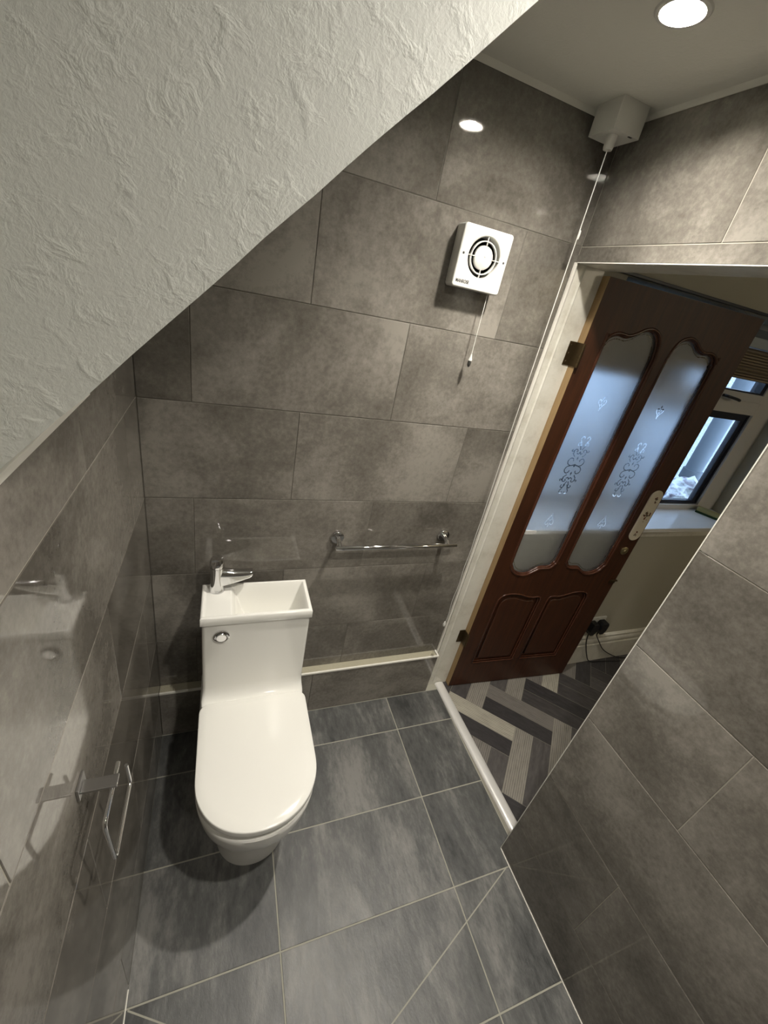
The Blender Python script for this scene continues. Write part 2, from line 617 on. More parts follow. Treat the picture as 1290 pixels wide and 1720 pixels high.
# two diagonal cuts across the near tiles
def strip(bm, a, b, w_, z0, z1, mi):
    a, b = Vector(a), Vector(b)
    d = (b - a).normalized()
    s = Vector((-d.y, d.x)) * w_ / 2
    q = [a + s, a - s, b - s, b + s]
    A = [bm.verts.new((p.x, p.y, z0)) for p in q]
    B = [bm.verts.new((p.x, p.y, z1)) for p in q]
    for i in range(4):
        bm.faces.new((A[i], A[(i + 1) % 4], B[(i + 1) % 4], B[i])).material_index = mi
    bm.faces.new(B).material_index = mi
strip(bm, (1.2239, -0.7905), (0.42, -1.121), 0.0036, -0.001, 0.0003, 0)
strip(bm, (0.006, -0.7945), (0.42, -1.02), 0.0036, -0.001, 0.0003, 0)
o = obj('floor', bm, [M['floor_grout'], M['floor_tile']])
tag(o, 'dark slate-effect bathroom floor tiles with pale grout lines', 'floor', kind='structure')
# sealant lines along the walls
bm = BX(W - 0.0028, W, YF, YN - 0.001, 0.0, 0.003)
o = obj('trim_4', bm, M['trim'])
tag(o, 'thin white sealant line where the right wall meets the slate floor', 'trim', kind='structure')
bm = BX(0.0, 0.0022, YF, -0.755, 0.0, 0.0015)
o = obj('trim_5', bm, M['trim'])
tag(o, 'thin sealant line where the left wall meets the slate floor', 'trim', kind='structure')

# boxed-in pipe ledge along the back wall
ZP = 0.262
bm = bmesh.new()
box(bm, 0.001, W - 0.014, -0.0355, -0.0005, 0.0, ZP - 0.003, 0)
tiles(bm, (0, -0.0371, 0), (1, 0, 0), (0, 0, 1), (0, -1, 0), (0.001, W - 0.014), [0.0, ZP - 0.007], [[0.6]], thick=0.003)
box(bm, 0.001, W - 0.022, -0.034, -0.0005, ZP - 0.004, ZP - 0.001, 2)
o = obj('trim_6', bm, [M['grout_dark'], M['wall_tile'], M['ledge']])
tag(o, 'low boxed-in ledge of dark grey tile running along the foot of the back wall', 'boxed ledge', kind='structure')
bm = bmesh.new()
box(bm, 0.001, W - 0.010, -0.0400, -0.0325, ZP - 0.0075, ZP + 0.0005)
box(bm, W - 0.018, W - 0.010, -0.0325, -0.0005, ZP - 0.0075, ZP + 0.0005)
o = obj('trim_7', bm, M['trim'], bevel=0.0008)
tag(o, 'white plastic edging strip along the top of the low ledge behind the toilet', 'trim', kind='structure')

# chrome/white tile edge trim round the doorway
bm = bmesh.new()
box(bm, W - 0.0015, W + 0.003, YN - 0.0005, YN + 0.0018, 0.0, ZO)
box(bm, W - 0.0015, W + 0.003, YN, -0.006, ZO - 0.0005, ZO + 0.002)
box(bm, W - 0.006, W + 0.003, -0.0075, -0.0005, 0.01, ZO + 0.0005)
o = obj('trim_8', bm, M['trim'], bevel=0.0006)
tag(o, 'slim white tile edging strip framing the doorway', 'trim', kind='structure')

# door lining
bm = bmesh.new()
JX1 = XH + 0.028
box(bm, W + 0.010, XH - 0.001, -0.0035, 0.0014, 0.0, ZO)                 # hinge jamb, in line with the back wall
prism(bm, [(1.268, -0.0034), (1.2735, -0.0075), (1.279, -0.0034)], 'z', 0.0, ZO)
box(bm, W + 0.012, XH - 0.001, YN - 0.022, YN, 0.0, ZO + 0.021)          # latch jamb
box(bm, W + 0.012, XH + 0.004, YN, -0.0035, ZO, ZO + 0.021)              # head
o = obj('door_frame', bm, M['gloss'], smooth=30)
tag(o, 'white painted timber door lining with peeling gloss at the hinge side', 'door frame', kind='structure')

# threshold bar
bm = bmesh.new()
pf = []
for i in range(13):
    a = PI * i / 12
    pf.append((1.312 - 0.025 * math.cos(a), 0.0 + 0.0115 * math.sin(a)))
A = [[Vector((x + 0.018 * (-y) / 0.7, y, z)) for x, z in pf] for y in (-0.006, YN + 0.001)]
loft(bm, A)
o = obj('threshold', bm, M['threshold'], smooth=40)
tag(o, 'half-round silver-white threshold bar across the open doorway', 'threshold strip', kind='structure')

# ================================================================== hall beyond the doorway
ZS = 0.9885           # sill top
WX0, WX1, WZ1, WY = 1.46, 3.02, 1.975, 0.18
bm = bmesh.new()
box(bm, XH, XE + 0.1, 0.0, 0.30, -0.05, ZS - 0.022)
box(bm, XH, XE + 0.1, 0.0, 0.30, WZ1, H + 0.05)
box(bm, XH, WX0, 0.0, 0.30, ZS - 0.022, WZ1)
box(bm, WX1, XE + 0.1, 0.0, 0.30, ZS - 0.022, WZ1)
o = obj('wall_hall_back', bm, M['hallwall'])
tag(o, 'cream hall wall below the window with a plug socket and skirting', 'wall', kind='structure')
o = obj('wall_hall_right', BX(XE, XE + 0.1, YE, 0.0, -0.05, H + 0.05), M['hallwall'])
tag(o, 'cream far side wall of the hall', 'wall', kind='structure')
o = obj('wall_hall_front', BX(XH, XE + 0.1, YE - 0.1, YE, -0.05, H + 0.05), M['hallwall'])
tag(o, 'cream near end wall of the hall', 'wall', kind='structure')
o = obj('ceiling', BX(XH - 0.001, XE, YE, 0.0, H, H + 0.1), M['ceiling'])
tag(o, 'flat ceiling of the hall beyond the doorway', 'ceiling', kind='structure')

# herringbone vinyl floor
bm = bmesh.new()
uv = bm.loops.layers.uv.new('UVMap')
wp = 0.0881
c0 = Vector((1.6044, -0.3112))
eu, ev = Vector((1, -1)).normalized(), Vector((1, 1)).normalized()
g = 0.0017
tone = {}
rnd = random.Random(12)
# tones read off the photograph for the planks nearest the door
fixed = {('H', 0, 0, 1): 3, ('H', 0, 0, 0): 0, ('V', 0, 0, 0): 2, ('V', 0, 0, 1): 1, ('H', 1, 0, 0): 0, ('H', 1, 0, 1): 5,
         ('V', 1, 0, 0): 2, ('V', 1, 0, 1): 1, ('H', 2, 0, 0): 4, ('H', 2, 0, 1): 0, ('V', -1, 0, 0): 5, ('V', -1, 0, 1): 1,
         ('V', 0, 1, 0): 4, ('V', 0, 1, 1): 2, ('V', 1, 1, 0): 1, ('V', 1, 1, 1): 2}
def plank(a0, a1, b0, b1, along, key):
    a0 += g / wp / 2 * 1.0; a1 -= g / wp / 2; b0 += g / wp / 2; b1 -= g / wp / 2
    q = [(a0, b0), (a1, b0), (a1, b1), (a0, b1)]
    P = [c0 + eu * (x - 4) * wp + ev * y * wp for x, y in q]
    cx_ = sum(p.x for p in P) / 4; cy_ = sum(p.y for p in P) / 4
    if cx_ < 1.1 or cx_ > XE + 0.3 or cy_ > 0.3 or cy_ < YE - 0.3:
        return
    vs = [bm.verts.new((p.x, p.y, 0.0)) for p in P]
    f = bm.faces.new(vs)
    f.material_index = 1 + fixed.get(key, rnd.choice([0, 1, 2, 3, 4, 5, 0, 4, 1]))
    off = rnd.random() * 5
    for l, (x, y) in zip(f.loops, q):
        if along:
            l[uv].uv = (x * wp * 0.25 + off, y * wp)
        else:
            l[uv].uv = (y * wp * 0.25 + off, x * wp)
for i in range(-40, 40):
    for j in range(-14, 14):
        dx, dy = 2 * i - 4 * j, 2 * i + 4 * j
        for s in range(2):
            plank(0 + dx, 4 + dx, -2 + s + dy, -1 + s + dy, True, ('H', i, j, s))
            plank(4 + s + dx, 5 + s + dx, -4 + dy, 0 + dy, False, ('V', i, j, s))
for co, no in [((1.33, 0, 0), (-1, 0, 0)), ((XE, 0, 0), (1, 0, 0)), ((0, -0.0005, 0), (0, 1, 0)), ((0, YE, 0), (0, -1, 0))]:
    bmesh.ops.bisect_plane(bm, geom=bm.verts[:] + bm.edges[:] + bm.faces[:], plane_co=co, plane_no=no, clear_outer=True)
box(bm, 1.292, XE, YE, 0.0, -0.06, -0.0006, 0)
o = obj('floor', bm, [M['plankgrout']] + PL)
tag(o, 'hall floor of grey and black herringbone vinyl planks', 'floor', kind='structure')

# skirting board
bm = bmesh.new()
prism(bm, [(0, 0), (-0.020, 0), (-0.020, 0.143), (-0.015, 0.150), (-0.019, 0.158), (-0.019, 0.180), (-0.012, 0.190), (-0.014, 0.205), (-0.006, 0.215), (0, 0.215)],
      'x', XH + 0.07, XE)
for v in bm.verts:
    v.co = Vector((v.co.x, v.co.y - 0.0003, v.co.z))
o = obj('baseboard_hall', bm, M['gloss'], smooth=35)
tag(o, 'tall moulded cream skirting board under the hall window', 'skirting board', kind='structure')

# ---------------------------------------------------------------- window
win = empty('window_1', ((WX0 + WX1) / 2, WY, ZS))
tag(win, 'white framed hall window half hidden behind the open wooden door', 'window', kind='structure')
bm = bmesh.new()
y0, y1 = WY, WY + 0.06
def fr(bm, x0, x1, z0, z1, wL, wR, wB, wT, ya, yb):
    box(bm, x0, x0 + wL, ya, yb, z0, z1)
    box(bm, x1 - wR, x1, ya, yb, z0, z1)
    box(bm, x0 + wL, x1 - wR, ya, yb, z0, z0 + wB)
    box(bm, x0 + wL, x1 - wR, ya, yb, z1 - wT, z1)
fr(bm, WX0, WX1, ZS, WZ1, 0.06, 0.155, 0.030, 0.07, y0, y1)
box(bm, 2.07, WX1 - 0.155, y0, y1, 1.567, 1.640)
box(bm, 2.01, 2.07, y0, y1, ZS + 0.03, WZ1 - 0.07)
obj('window_frame', bm, M['upvc'], win, bevel=0.003)
def sash(x0, x1, z0, z1, opener):
    ya = WY - 0.012 if opener else WY + 0.012
    w_ = 0.040 if opener else 0.012
    bm = bmesh.new()
    fr(bm, x0, x1, z0, z1, w_, w_, w_, w_, ya, WY + 0.05)
    s = obj('sash', bm, M['upvc'] if opener else M['gasket'], win, bevel=0.002)
    bm = bmesh.new()
    fr(bm, x0 + w_, x1 - w_, z0 + w_, z1 - w_, 0.016, 0.032, 0.007, 0.026, ya + 0.006, WY + 0.045)
    obj('gasket', bm, M['gasket'], s)
    obj('pane', BX(x0 + w_, x1 - w_, WY + 0.026, WY + 0.030, z0 + w_, z1 - w_), M['glass'], s)
    return s
sash(WX0 + 0.06, 2.01, ZS + 0.03, WZ1 - 0.07, False)
sash(2.07, WX1 - 0.155, ZS + 0.03, 1.567, False)
sash(2.065, WX1 - 0.150, 1.634, WZ1 - 0.065, True)
bm = bmesh.new()
tube(bm, roundpath([(2.52, WY - 0.012, 1.648), (2.52, WY - 0.036, 1.648), (2.60, WY - 0.040, 1.640), (2.625, WY - 0.034, 1.636)], 0.012), 0.007, 10)
obj('window_handle', bm, M['black'], win, smooth=60)
# sill board
bm = BX(XH + 0.09, WX1 + 0.14, -0.028, WY + 0.002, ZS - 0.0215, ZS)
o = obj('window_sill', bm, M['sill'], win, bevel=0.003)
bm = BX(XH + 0.09, WX1 + 0.14, -0.010, -0.0005, ZS - 0.060, ZS - 0.0225)
obj('sill_apron', bm, M['gloss'], win)

# bamboo blinds rolled up at the window head, the hinge-side one added
m = mat('bamboo slats', (0.3, 0.24, 0.16), 0.6)
nn = N(m)
tcn = nn.new('ShaderNodeTexCoord')
wv = nn.new('ShaderNodeTexWave', i_Scale=26.0, i_Distortion=0.6)
wv.bands_direction = 'Z'
nn.link(tcn.outputs['Object'], wv.inputs['Vector'])
nn.link(nn.ramp(wv.outputs['Fac'], [(0.2, (0.09, 0.065, 0.04)), (0.6, (0.30, 0.24, 0.165))]), nn.b.inputs['Base Color'])
M['rail'] = mat('pale blue-grey rail', (0.42, 0.47, 0.52), 0.35, 0.3)
M['fixing'] = mat('dark rail fixing', (0.10, 0.12, 0.15), 0.5)
def blind(xa, xb, zl, lab):
    bl = empty('roller_blind', ((xa + xb) / 2, 0.08, zl))
    tag(bl, lab, 'blind', 'bamboo blinds of the hall window')
    obj('headrail', BX(xa, xb, 0.030, 0.085, 1.866, 1.905), M['rail'], bl, bevel=0.003)
    obj('rail_bracket', BX(xa, xb, 0.036, 0.080, 1.9055, 1.935), M['fixing'], bl)
    bm = bmesh.new()
    k = 0
    z = zl
    while z < 1.852:
        lathe(bm, [(0.0, 0), (0.0055, 0), (0.0055, xb - xa - 0.01), (0.0, xb - xa - 0.01)], (xa + 0.005, 0.052 + 0.004 * (k % 2), z + 0.005), (1, 0, 0), 8)
        z += 0.0105
        k += 1
    box(bm, xa + 0.005, xb - 0.005, 0.060, 0.074, zl + 0.006, 1.862)
    obj('slats', bm, m, bl, smooth=50)
blind(WX0 + 0.01, 2.035, 1.665, 'added bamboo blind greying the top of the frosted glass panel nearer the door hinges')  # made up, hangs lower to dim the top of the door glass
blind(2.045, WX1 - 0.01, 1.738, 'tan striped bamboo blind pulled up at the window top, right of the door edge')
# curtain rail above the recess
cr = obj('curtain_rail', BX(XH + 0.04, XE - 0.2, -0.016, -0.0003, 1.9765, 1.9860), mat('dark blue rail', (0.012, 0.018, 0.035), 0.4), bevel=0.002)
tag(cr, 'slim dark rail fixed along the wall just above the hall window', 'curtain rail')

# sponge scourer left on the sill
sp = empty('scouring_sponge', (2.865, 0.115, ZS))
tag(sp, 'small green and yellow scouring sponge in the right corner of the window sill', 'sponge')
mt = Matrix.Translation((2.868, 0.112, ZS)) @ Matrix.Rotation(math.radians(-62), 4, 'Z')
obj('scourer', BX(-0.056, 0.056, -0.030, 0.030, 0.0003, 0.012, mtx=mt), mat('green scourer', (0.015, 0.05, 0.02), 0.9), sp, bevel=0.003)
obj('foam', BX(-0.055, 0.055, -0.029, 0.029, 0.012, 0.030, mtx=mt), mat('yellow foam', (0.33, 0.30, 0.13), 0.9), sp, bevel=0.006)

# double socket with two plugs
sk = empty('wall_socket', (2.25, -0.001, 0.275))
tag(sk, 'white double wall socket low on the cream hall wall beside the door edge', 'socket')
obj('faceplate', BX(2.178, 2.325, -0.010, -0.0003, 0.278, 0.366), M['plastic'], sk, bevel=0.003)
obj('switch', BX(2.222, 2.236, -0.013, -0.0095, 0.345, 0.359), M['plastic'], sk, bevel=0.001)
obj('switch', BX(2.268, 2.282, -0.013, -0.0095, 0.345, 0.359), M['plastic'], sk, bevel=0.001)
def plug(x, cord, lab):
    p = empty('power_plug', (x, -0.0105, 0.285))
    bm = bmesh.new()
    pf = [(x - 0.026, 0.335), (x - 0.018, 0.352), (x + 0.018, 0.352), (x + 0.026, 0.335), (x + 0.026, 0.300), (x + 0.012, 0.272), (x - 0.012, 0.272), (x - 0.026, 0.300)]
    prism(bm, pf, 'y', -0.052, -0.0135)
    obj('plug_body', bm, M['black'], p, bevel=0.004)
    bm = bmesh.new()
    tube(bm, roundpath(cord, 0.05, 8), 0.0032, 8)
    obj('cord', bm, M['black'], p, smooth=60)
    tag(p, lab, 'plug', 'plugs in the hall socket')
plug(2.213, [(2.215, -0.030, 0.274), (2.218, -0.032, 0.235), (2.235, -0.035, 0.185), (2.275, -0.035, 0.115), (2.345, -0.036, 0.010), (2.46, -0.040, 0.004), (2.60, -0.06, 0.004)],
     'black plug in the hall socket nearer the wooden door, its cord dropping to the floor')
plug(2.288, [(2.288, -0.030, 0.274), (2.286, -0.032, 0.245), (2.335, -0.035, 0.19), (2.41, -0.035, 0.11), (2.50, -0.036, 0.055), (2.60, -0.040, 0.010), (2.80, -0.07, 0.004)],
     'black plug on the right of the hall socket, its cord curling along the skirting')

# fill lamp added to brighten the hall, out of the frame
hl = empty('hall_fill_lamp', (3.25, -2.1, H))
tag(hl, 'round opal fill lamp added out of view to brighten the hall', 'lamp')
bm = bmesh.new()
lathe(bm, [(0, 0), (0.09, 0), (0.09, -0.02), (0.0, -0.02)], (3.25, -2.1, H - 0.001), (0, 0, 1))
obj('fill_lamp_base', bm, M['plastic'], hl)
bm = bmesh.new()
lathe(bm, [(0.12, -0.021), (0.12, -0.05), (0.09, -0.075), (0, -0.085)], (3.25, -2.1, H - 0.001), (0, 0, 1))
obj('diffuser', bm, emit('fill glow', (1.0, 0.86, 0.66), HALL_FILL), hl, smooth=60)

# ---------------------------------------------------------------- outside the window
m = mat('pebbledash render', (0.62, 0.66, 0.68), 0.9)
nn = N(m)
tcn = nn.new('ShaderNodeTexCoord')
vz = nn.new('ShaderNodeTexVoronoi', i_Scale=55.0)
nn.link(tcn.outputs['Object'], vz.inputs['Vector'])
nn.bump(vz.outputs['Distance'], 0.6, 0.01)
nn.link(nn.ramp(vz.outputs['Distance'], [(0.1, (0.72, 0.76, 0.80)), (0.6, (0.42, 0.47, 0.52))]), nn.b.inputs['Base Color'])
o = obj('wall_outside', BX(-0.6, 9.0, 1.90, 2.0, -0.3, 2.35), m)
tag(o, 'pale pebbledashed wall outside the hall window', 'wall', kind='structure')
o = obj('ground', BX(-0.6, 9.0, 0.30, 2.4, -0.4, -0.3), mat('yard concrete', (0.35, 0.36, 0.36), 0.9))
tag(o, 'concrete yard outside the hall window', 'ground', kind='structure')
def pipe(x, y, r, lab):
    bm = bmesh.new()
    lathe(bm, [(r, -0.3), (r, 0.70), (r * 1.18, 0.70), (r * 1.18, 0.80), (r, 0.80), (r, 1.9), (r * 1.18, 1.9), (r * 1.18, 2.0), (r, 2.0), (r, 2.6)], (x, y, 0), (0, 0, 1), 24)
    tag(obj('drainpipe', bm, M['pipe'], smooth=30), lab, 'pipe', 'drainpipes outside the window')
pipe(4.62, 1.32, 0.075, 'grey drainpipe seen through the window glass, nearer the dark frame edge')
pipe(4.30, 1.38, 0.035, 'thinner grey pipe seen through the window glass, nearer the wooden door')
gl = obj('gully_box', BX(3.95, 4.62, 1.00, 1.20, -0.2995, 0.74), mat('dark grey box', (0.07, 0.085, 0.10), 0.7), bevel=0.02)
tag(gl, 'dark grey box at the foot of the drainpipe outside the window', 'box')
gl = obj('dark_block', BX(2.15, 3.72, 0.98, 1.35, -0.2995, 0.94), mat('dark navy block', (0.018, 0.025, 0.035), 0.6), bevel=0.02)  # added dark backdrop that makes the clear etched lines read dark
tag(gl, 'dark block added in the yard to darken the etched lines of the door glass', 'added block')
# crumpled bag on the outer sill
osl = obj('trim_9', BX(WX0 - 0.05, 3.9, 0.30, 0.80, 0.70, 0.76), M['upvc'])
tag(osl, 'pale outer ledge below the hall window', 'ledge', kind='structure')
bm = bmesh.new()
bmesh.ops.create_icosphere(bm, subdivisions=4, radius=1.0)
for v in bm.verts:
    p = v.co.copy()
    d = 1 + 0.38 * mnoise.noise(p * 1.6) + 0.22 * abs(mnoise.noise(p * 4.2)) + 0.1 * mnoise.noise(p * 9)
    v.co = Vector((3.33 + p.x * d * 0.19, 0.60 + p.y * d * 0.14, 0.765 + max(p.z * d + 0.55, 0) * 0.155))
m = mat('crinkled plastic', (0.7, 0.74, 0.8), 0.3)
nn = N(m)
tcn = nn.new('ShaderNodeTexCoord')
nzz = nn.new('ShaderNodeTexNoise', i_Scale=9.0, i_Detail=4.0, i_Distortion=1.5)
nn.link(tcn.outputs['Object'], nzz.inputs['Vector'])
nn.link(nn.ramp(nzz.outputs[0], [(0.40, (0.20, 0.16, 0.22)), (0.50, (0.62, 0.66, 0.72)), (0.7, (0.78, 0.82, 0.86))]), nn.b.inputs['Base Color'])
o = obj('plastic_bag', bm, m)
tag(o, 'crumpled white plastic bag lying outside the bottom of the window', 'bag')

# ================================================================== the open door
hx, hy, lx, ly = 1.3565, -0.0337, 2.0982, -0.0743
du = Vector((lx - hx, ly - hy, 0)).normalized()
dn = Vector((du.y, -du.x, 0))             # toward the camera
if dn.y > 0:
    dn = -dn
DW, DZ0, DZ1, DT = 0.752, 0.006, 1.9555, 0.033
def D(s, z, t=0.0):                        # t = out of the door face toward the viewer
    return Vector((hx, hy, 0)) + du * s + Vector((0, 0, z)) + dn * t
door = empty('door_1', (hx, hy, DZ0))
tag(door, 'open mahogany-stained wooden door with two tall frosted etched glass panels', 'door', kind='structure')
mir = 0.357 * 2
g1 = [(0.079, 1.74), (0.073, 1.10), (0.077, 0.835), (0.088, 0.795), (0.112, 0.765), (0.150, 0.750), (0.190, 0.752), (0.222, 0.770), (0.250, 0.786), (0.300, 0.789),
      (0.322, 0.812), (0.333, 0.86), (0.333, 1.20), (0.333, 1.70), (0.330, 1.765), (0.318, 1.805), (0.296, 1.830), (0.262, 1.840), (0.228, 1.832), (0.200, 1.815),
      (0.168, 1.804), (0.128, 1.806), (0.098, 1.795), (0.084, 1.775)]
g1s = smooth_poly(g1, 5)
g2s = [(mir - x, y) for x, y in g1s][::-1]
p1s = [(0.088, 0.172), (0.335, 0.172), (0.335, 0.588), (0.331, 0.604), (0.322, 0.612), (0.306, 0.614), (0.285, 0.611), (0.262, 0.613), (0.238, 0.620),
       (0.205, 0.631), (0.172, 0.637), (0.140, 0.637), (0.115, 0.631), (0.100, 0.620), (0.091, 0.604), (0.088, 0.585)]
p2s = [(mir - x, y) for x, y in p1s][::-1]
outer = [(0, DZ0), (DW, DZ0), (DW, DZ1), (0, DZ1)]
bm = fill2d([outer, g1s, g2s, p1s, p2s], DT / 2)
xf(bm, lambda c: D(c.x, c.y, c.z - DT / 2))
obj('door_leaf', bm, M['wood'], door)
bm = bmesh.new()
q = [D(-0.002, DZ0, -DT), D(0, DZ0, -DT), D(0, DZ0, 0.0004), D(-0.002, DZ0, 0.0004)]
loft(bm, [[p + Vector((0, 0, 0)) for p in q], [p + Vector((0, 0, DZ1 - DZ0)) for p in q]])
obj('edge_lipping', bm, M['woodlight'], door)

# recessed fielded panels
for pts in (p1s, p2s):
    cxm = sum(p[0] for p in pts) / len(pts)
    cym = 0.40
    bm = fill2d([pts], 0.006)
    xf(bm, lambda c: D(c.x, c.y, c.z - 0.018))
    inn = [(cxm + (x - cxm) * 0.78, cym + (y - cym) * 0.86) for x, y in pts]
    b2 = fill2d([inn], 0.003, 0.004, 1)
    xf(b2, lambda c: D(c.x, c.y, c.z - 0.010))
    me = bpy.data.meshes.new('t'); b2.to_mesh(me); b2.free(); bm.from_mesh(me); bpy.data.meshes.remove(me)
    pn = obj('door_panel', bm, M['wood'], door)
    bm = bmesh.new()
    tube(bm, [D(x, y, -0.001) for x, y in pts], 0.0045, 8, closed=True)
    inn2 = [(cxm + (x - cxm) * 0.945, cym + (y - cym) * 0.970) for x, y in pts]
    tube(bm, [D(x, y, -0.008) for x, y in inn2], 0.0042, 8, closed=True)
    obj('moulding', bm, M['woodpale'], pn, smooth=60)

# etched ornament: polylines in (across, height) around (0,0)
def arc(cx_, cy_, r, a0, a1, n_=14, r1=None):
    r1 = r if r1 is None else r1
    return [(cx_ + (r + (r1 - r) * i / n_) * math.cos(math.radians(a0 + (a1 - a0) * i / n_)),
             cy_ + (r + (r1 - r) * i / n_) * math.sin(math.radians(a0 + (a1 - a0) * i / n_))) for i in range(n_ + 1)]
half = [arc(0.024, 0.021, 0.020, -100, 175, 20, 0.008), arc(0.024, -0.021, 0.020, 100, -175, 20, 0.008),
        [(0.0, 0.006), (0.012, 0.002), (0.024, 0.0)],
        [(0.020, 0.041), (0.030, 0.052), (0.030, 0.064)] + arc(0.020, 0.064, 0.010, 0, 230, 12, 0.004),
        [(0.020, -0.041), (0.030, -0.052), (0.030, -0.064)] + arc(0.020, -0.064, 0.010, 0, -230, 12, 0.004),
        arc(0.038, 0.066, 0.006, -180, 60, 8, 0.003), arc(0.038, -0.066, 0.006, 180, -60, 8, 0.003),
        [(0.0, 0.060), (0.006, 0.052), (0.014, 0.056)], [(0.0, -0.060), (0.006, -0.052), (0.014, -0.056)],
        [(0.004, 0.072), (0.010, 0.084)] + arc(0.020, 0.092, 0.010, 220, -60, 12, 0.004)[::1],
        [(0.004, -0.072), (0.010, -0.084)] + arc(0.020, -0.092, 0.010, -220, 60, 12, 0.004)[::1],
        [(0.006, 0.086), (0.016, 0.106)] + arc(0.011, 0.118, 0.011, -20, 175, 12, 0.005),
        [(0.006, -0.086), (0.016, -0.106)] + arc(0.011, -0.118, 0.011, 20, -175, 12, 0.005)]
ORN = []
for pl_ in half:
    ORN.append(pl_)
    ORN.append([(-x, y) for x, y in pl_])
DIA = [(0.0, 0.034, 0.004, 0.010), (0.0, -0.034, 0.004, 0.010), (0.0, 0.0, 0.006, 0.006), (0.0, 0.06, 0.0035, 0.007)]
TOPM = [[(0, -0.026), (0.004, -0.010), (0.016, 0.002)] + arc(0.010, 0.008, 0.008, -20, 200, 10, 0.004),
        [(0, -0.026), (-0.004, -0.010), (-0.016, 0.002)] + [(-x, y) for x, y in arc(0.010, 0.008, 0.008, -20, 200, 10, 0.004)]]
TOPD = [(0.0, 0.022, 0.0035, 0.009), (0, -0.002, 0.004, 0.006)]
BOTM = [[(0, 0.036), (0.008, 0.015), (0.020, -0.004)] + arc(0.011, -0.012, 0.011, 40, -190, 12, 0.004),
        [(0, 0.036), (-0.008, 0.015), (-0.020, -0.004)] + [(-x, y) for x, y in arc(0.011, -0.012, 0.011, 40, -190, 12, 0.004)],
        [(-0.006, 0.006), (0.0, 0.0), (0.006, 0.006)], [(0, -0.012), (0, -0.030)]]

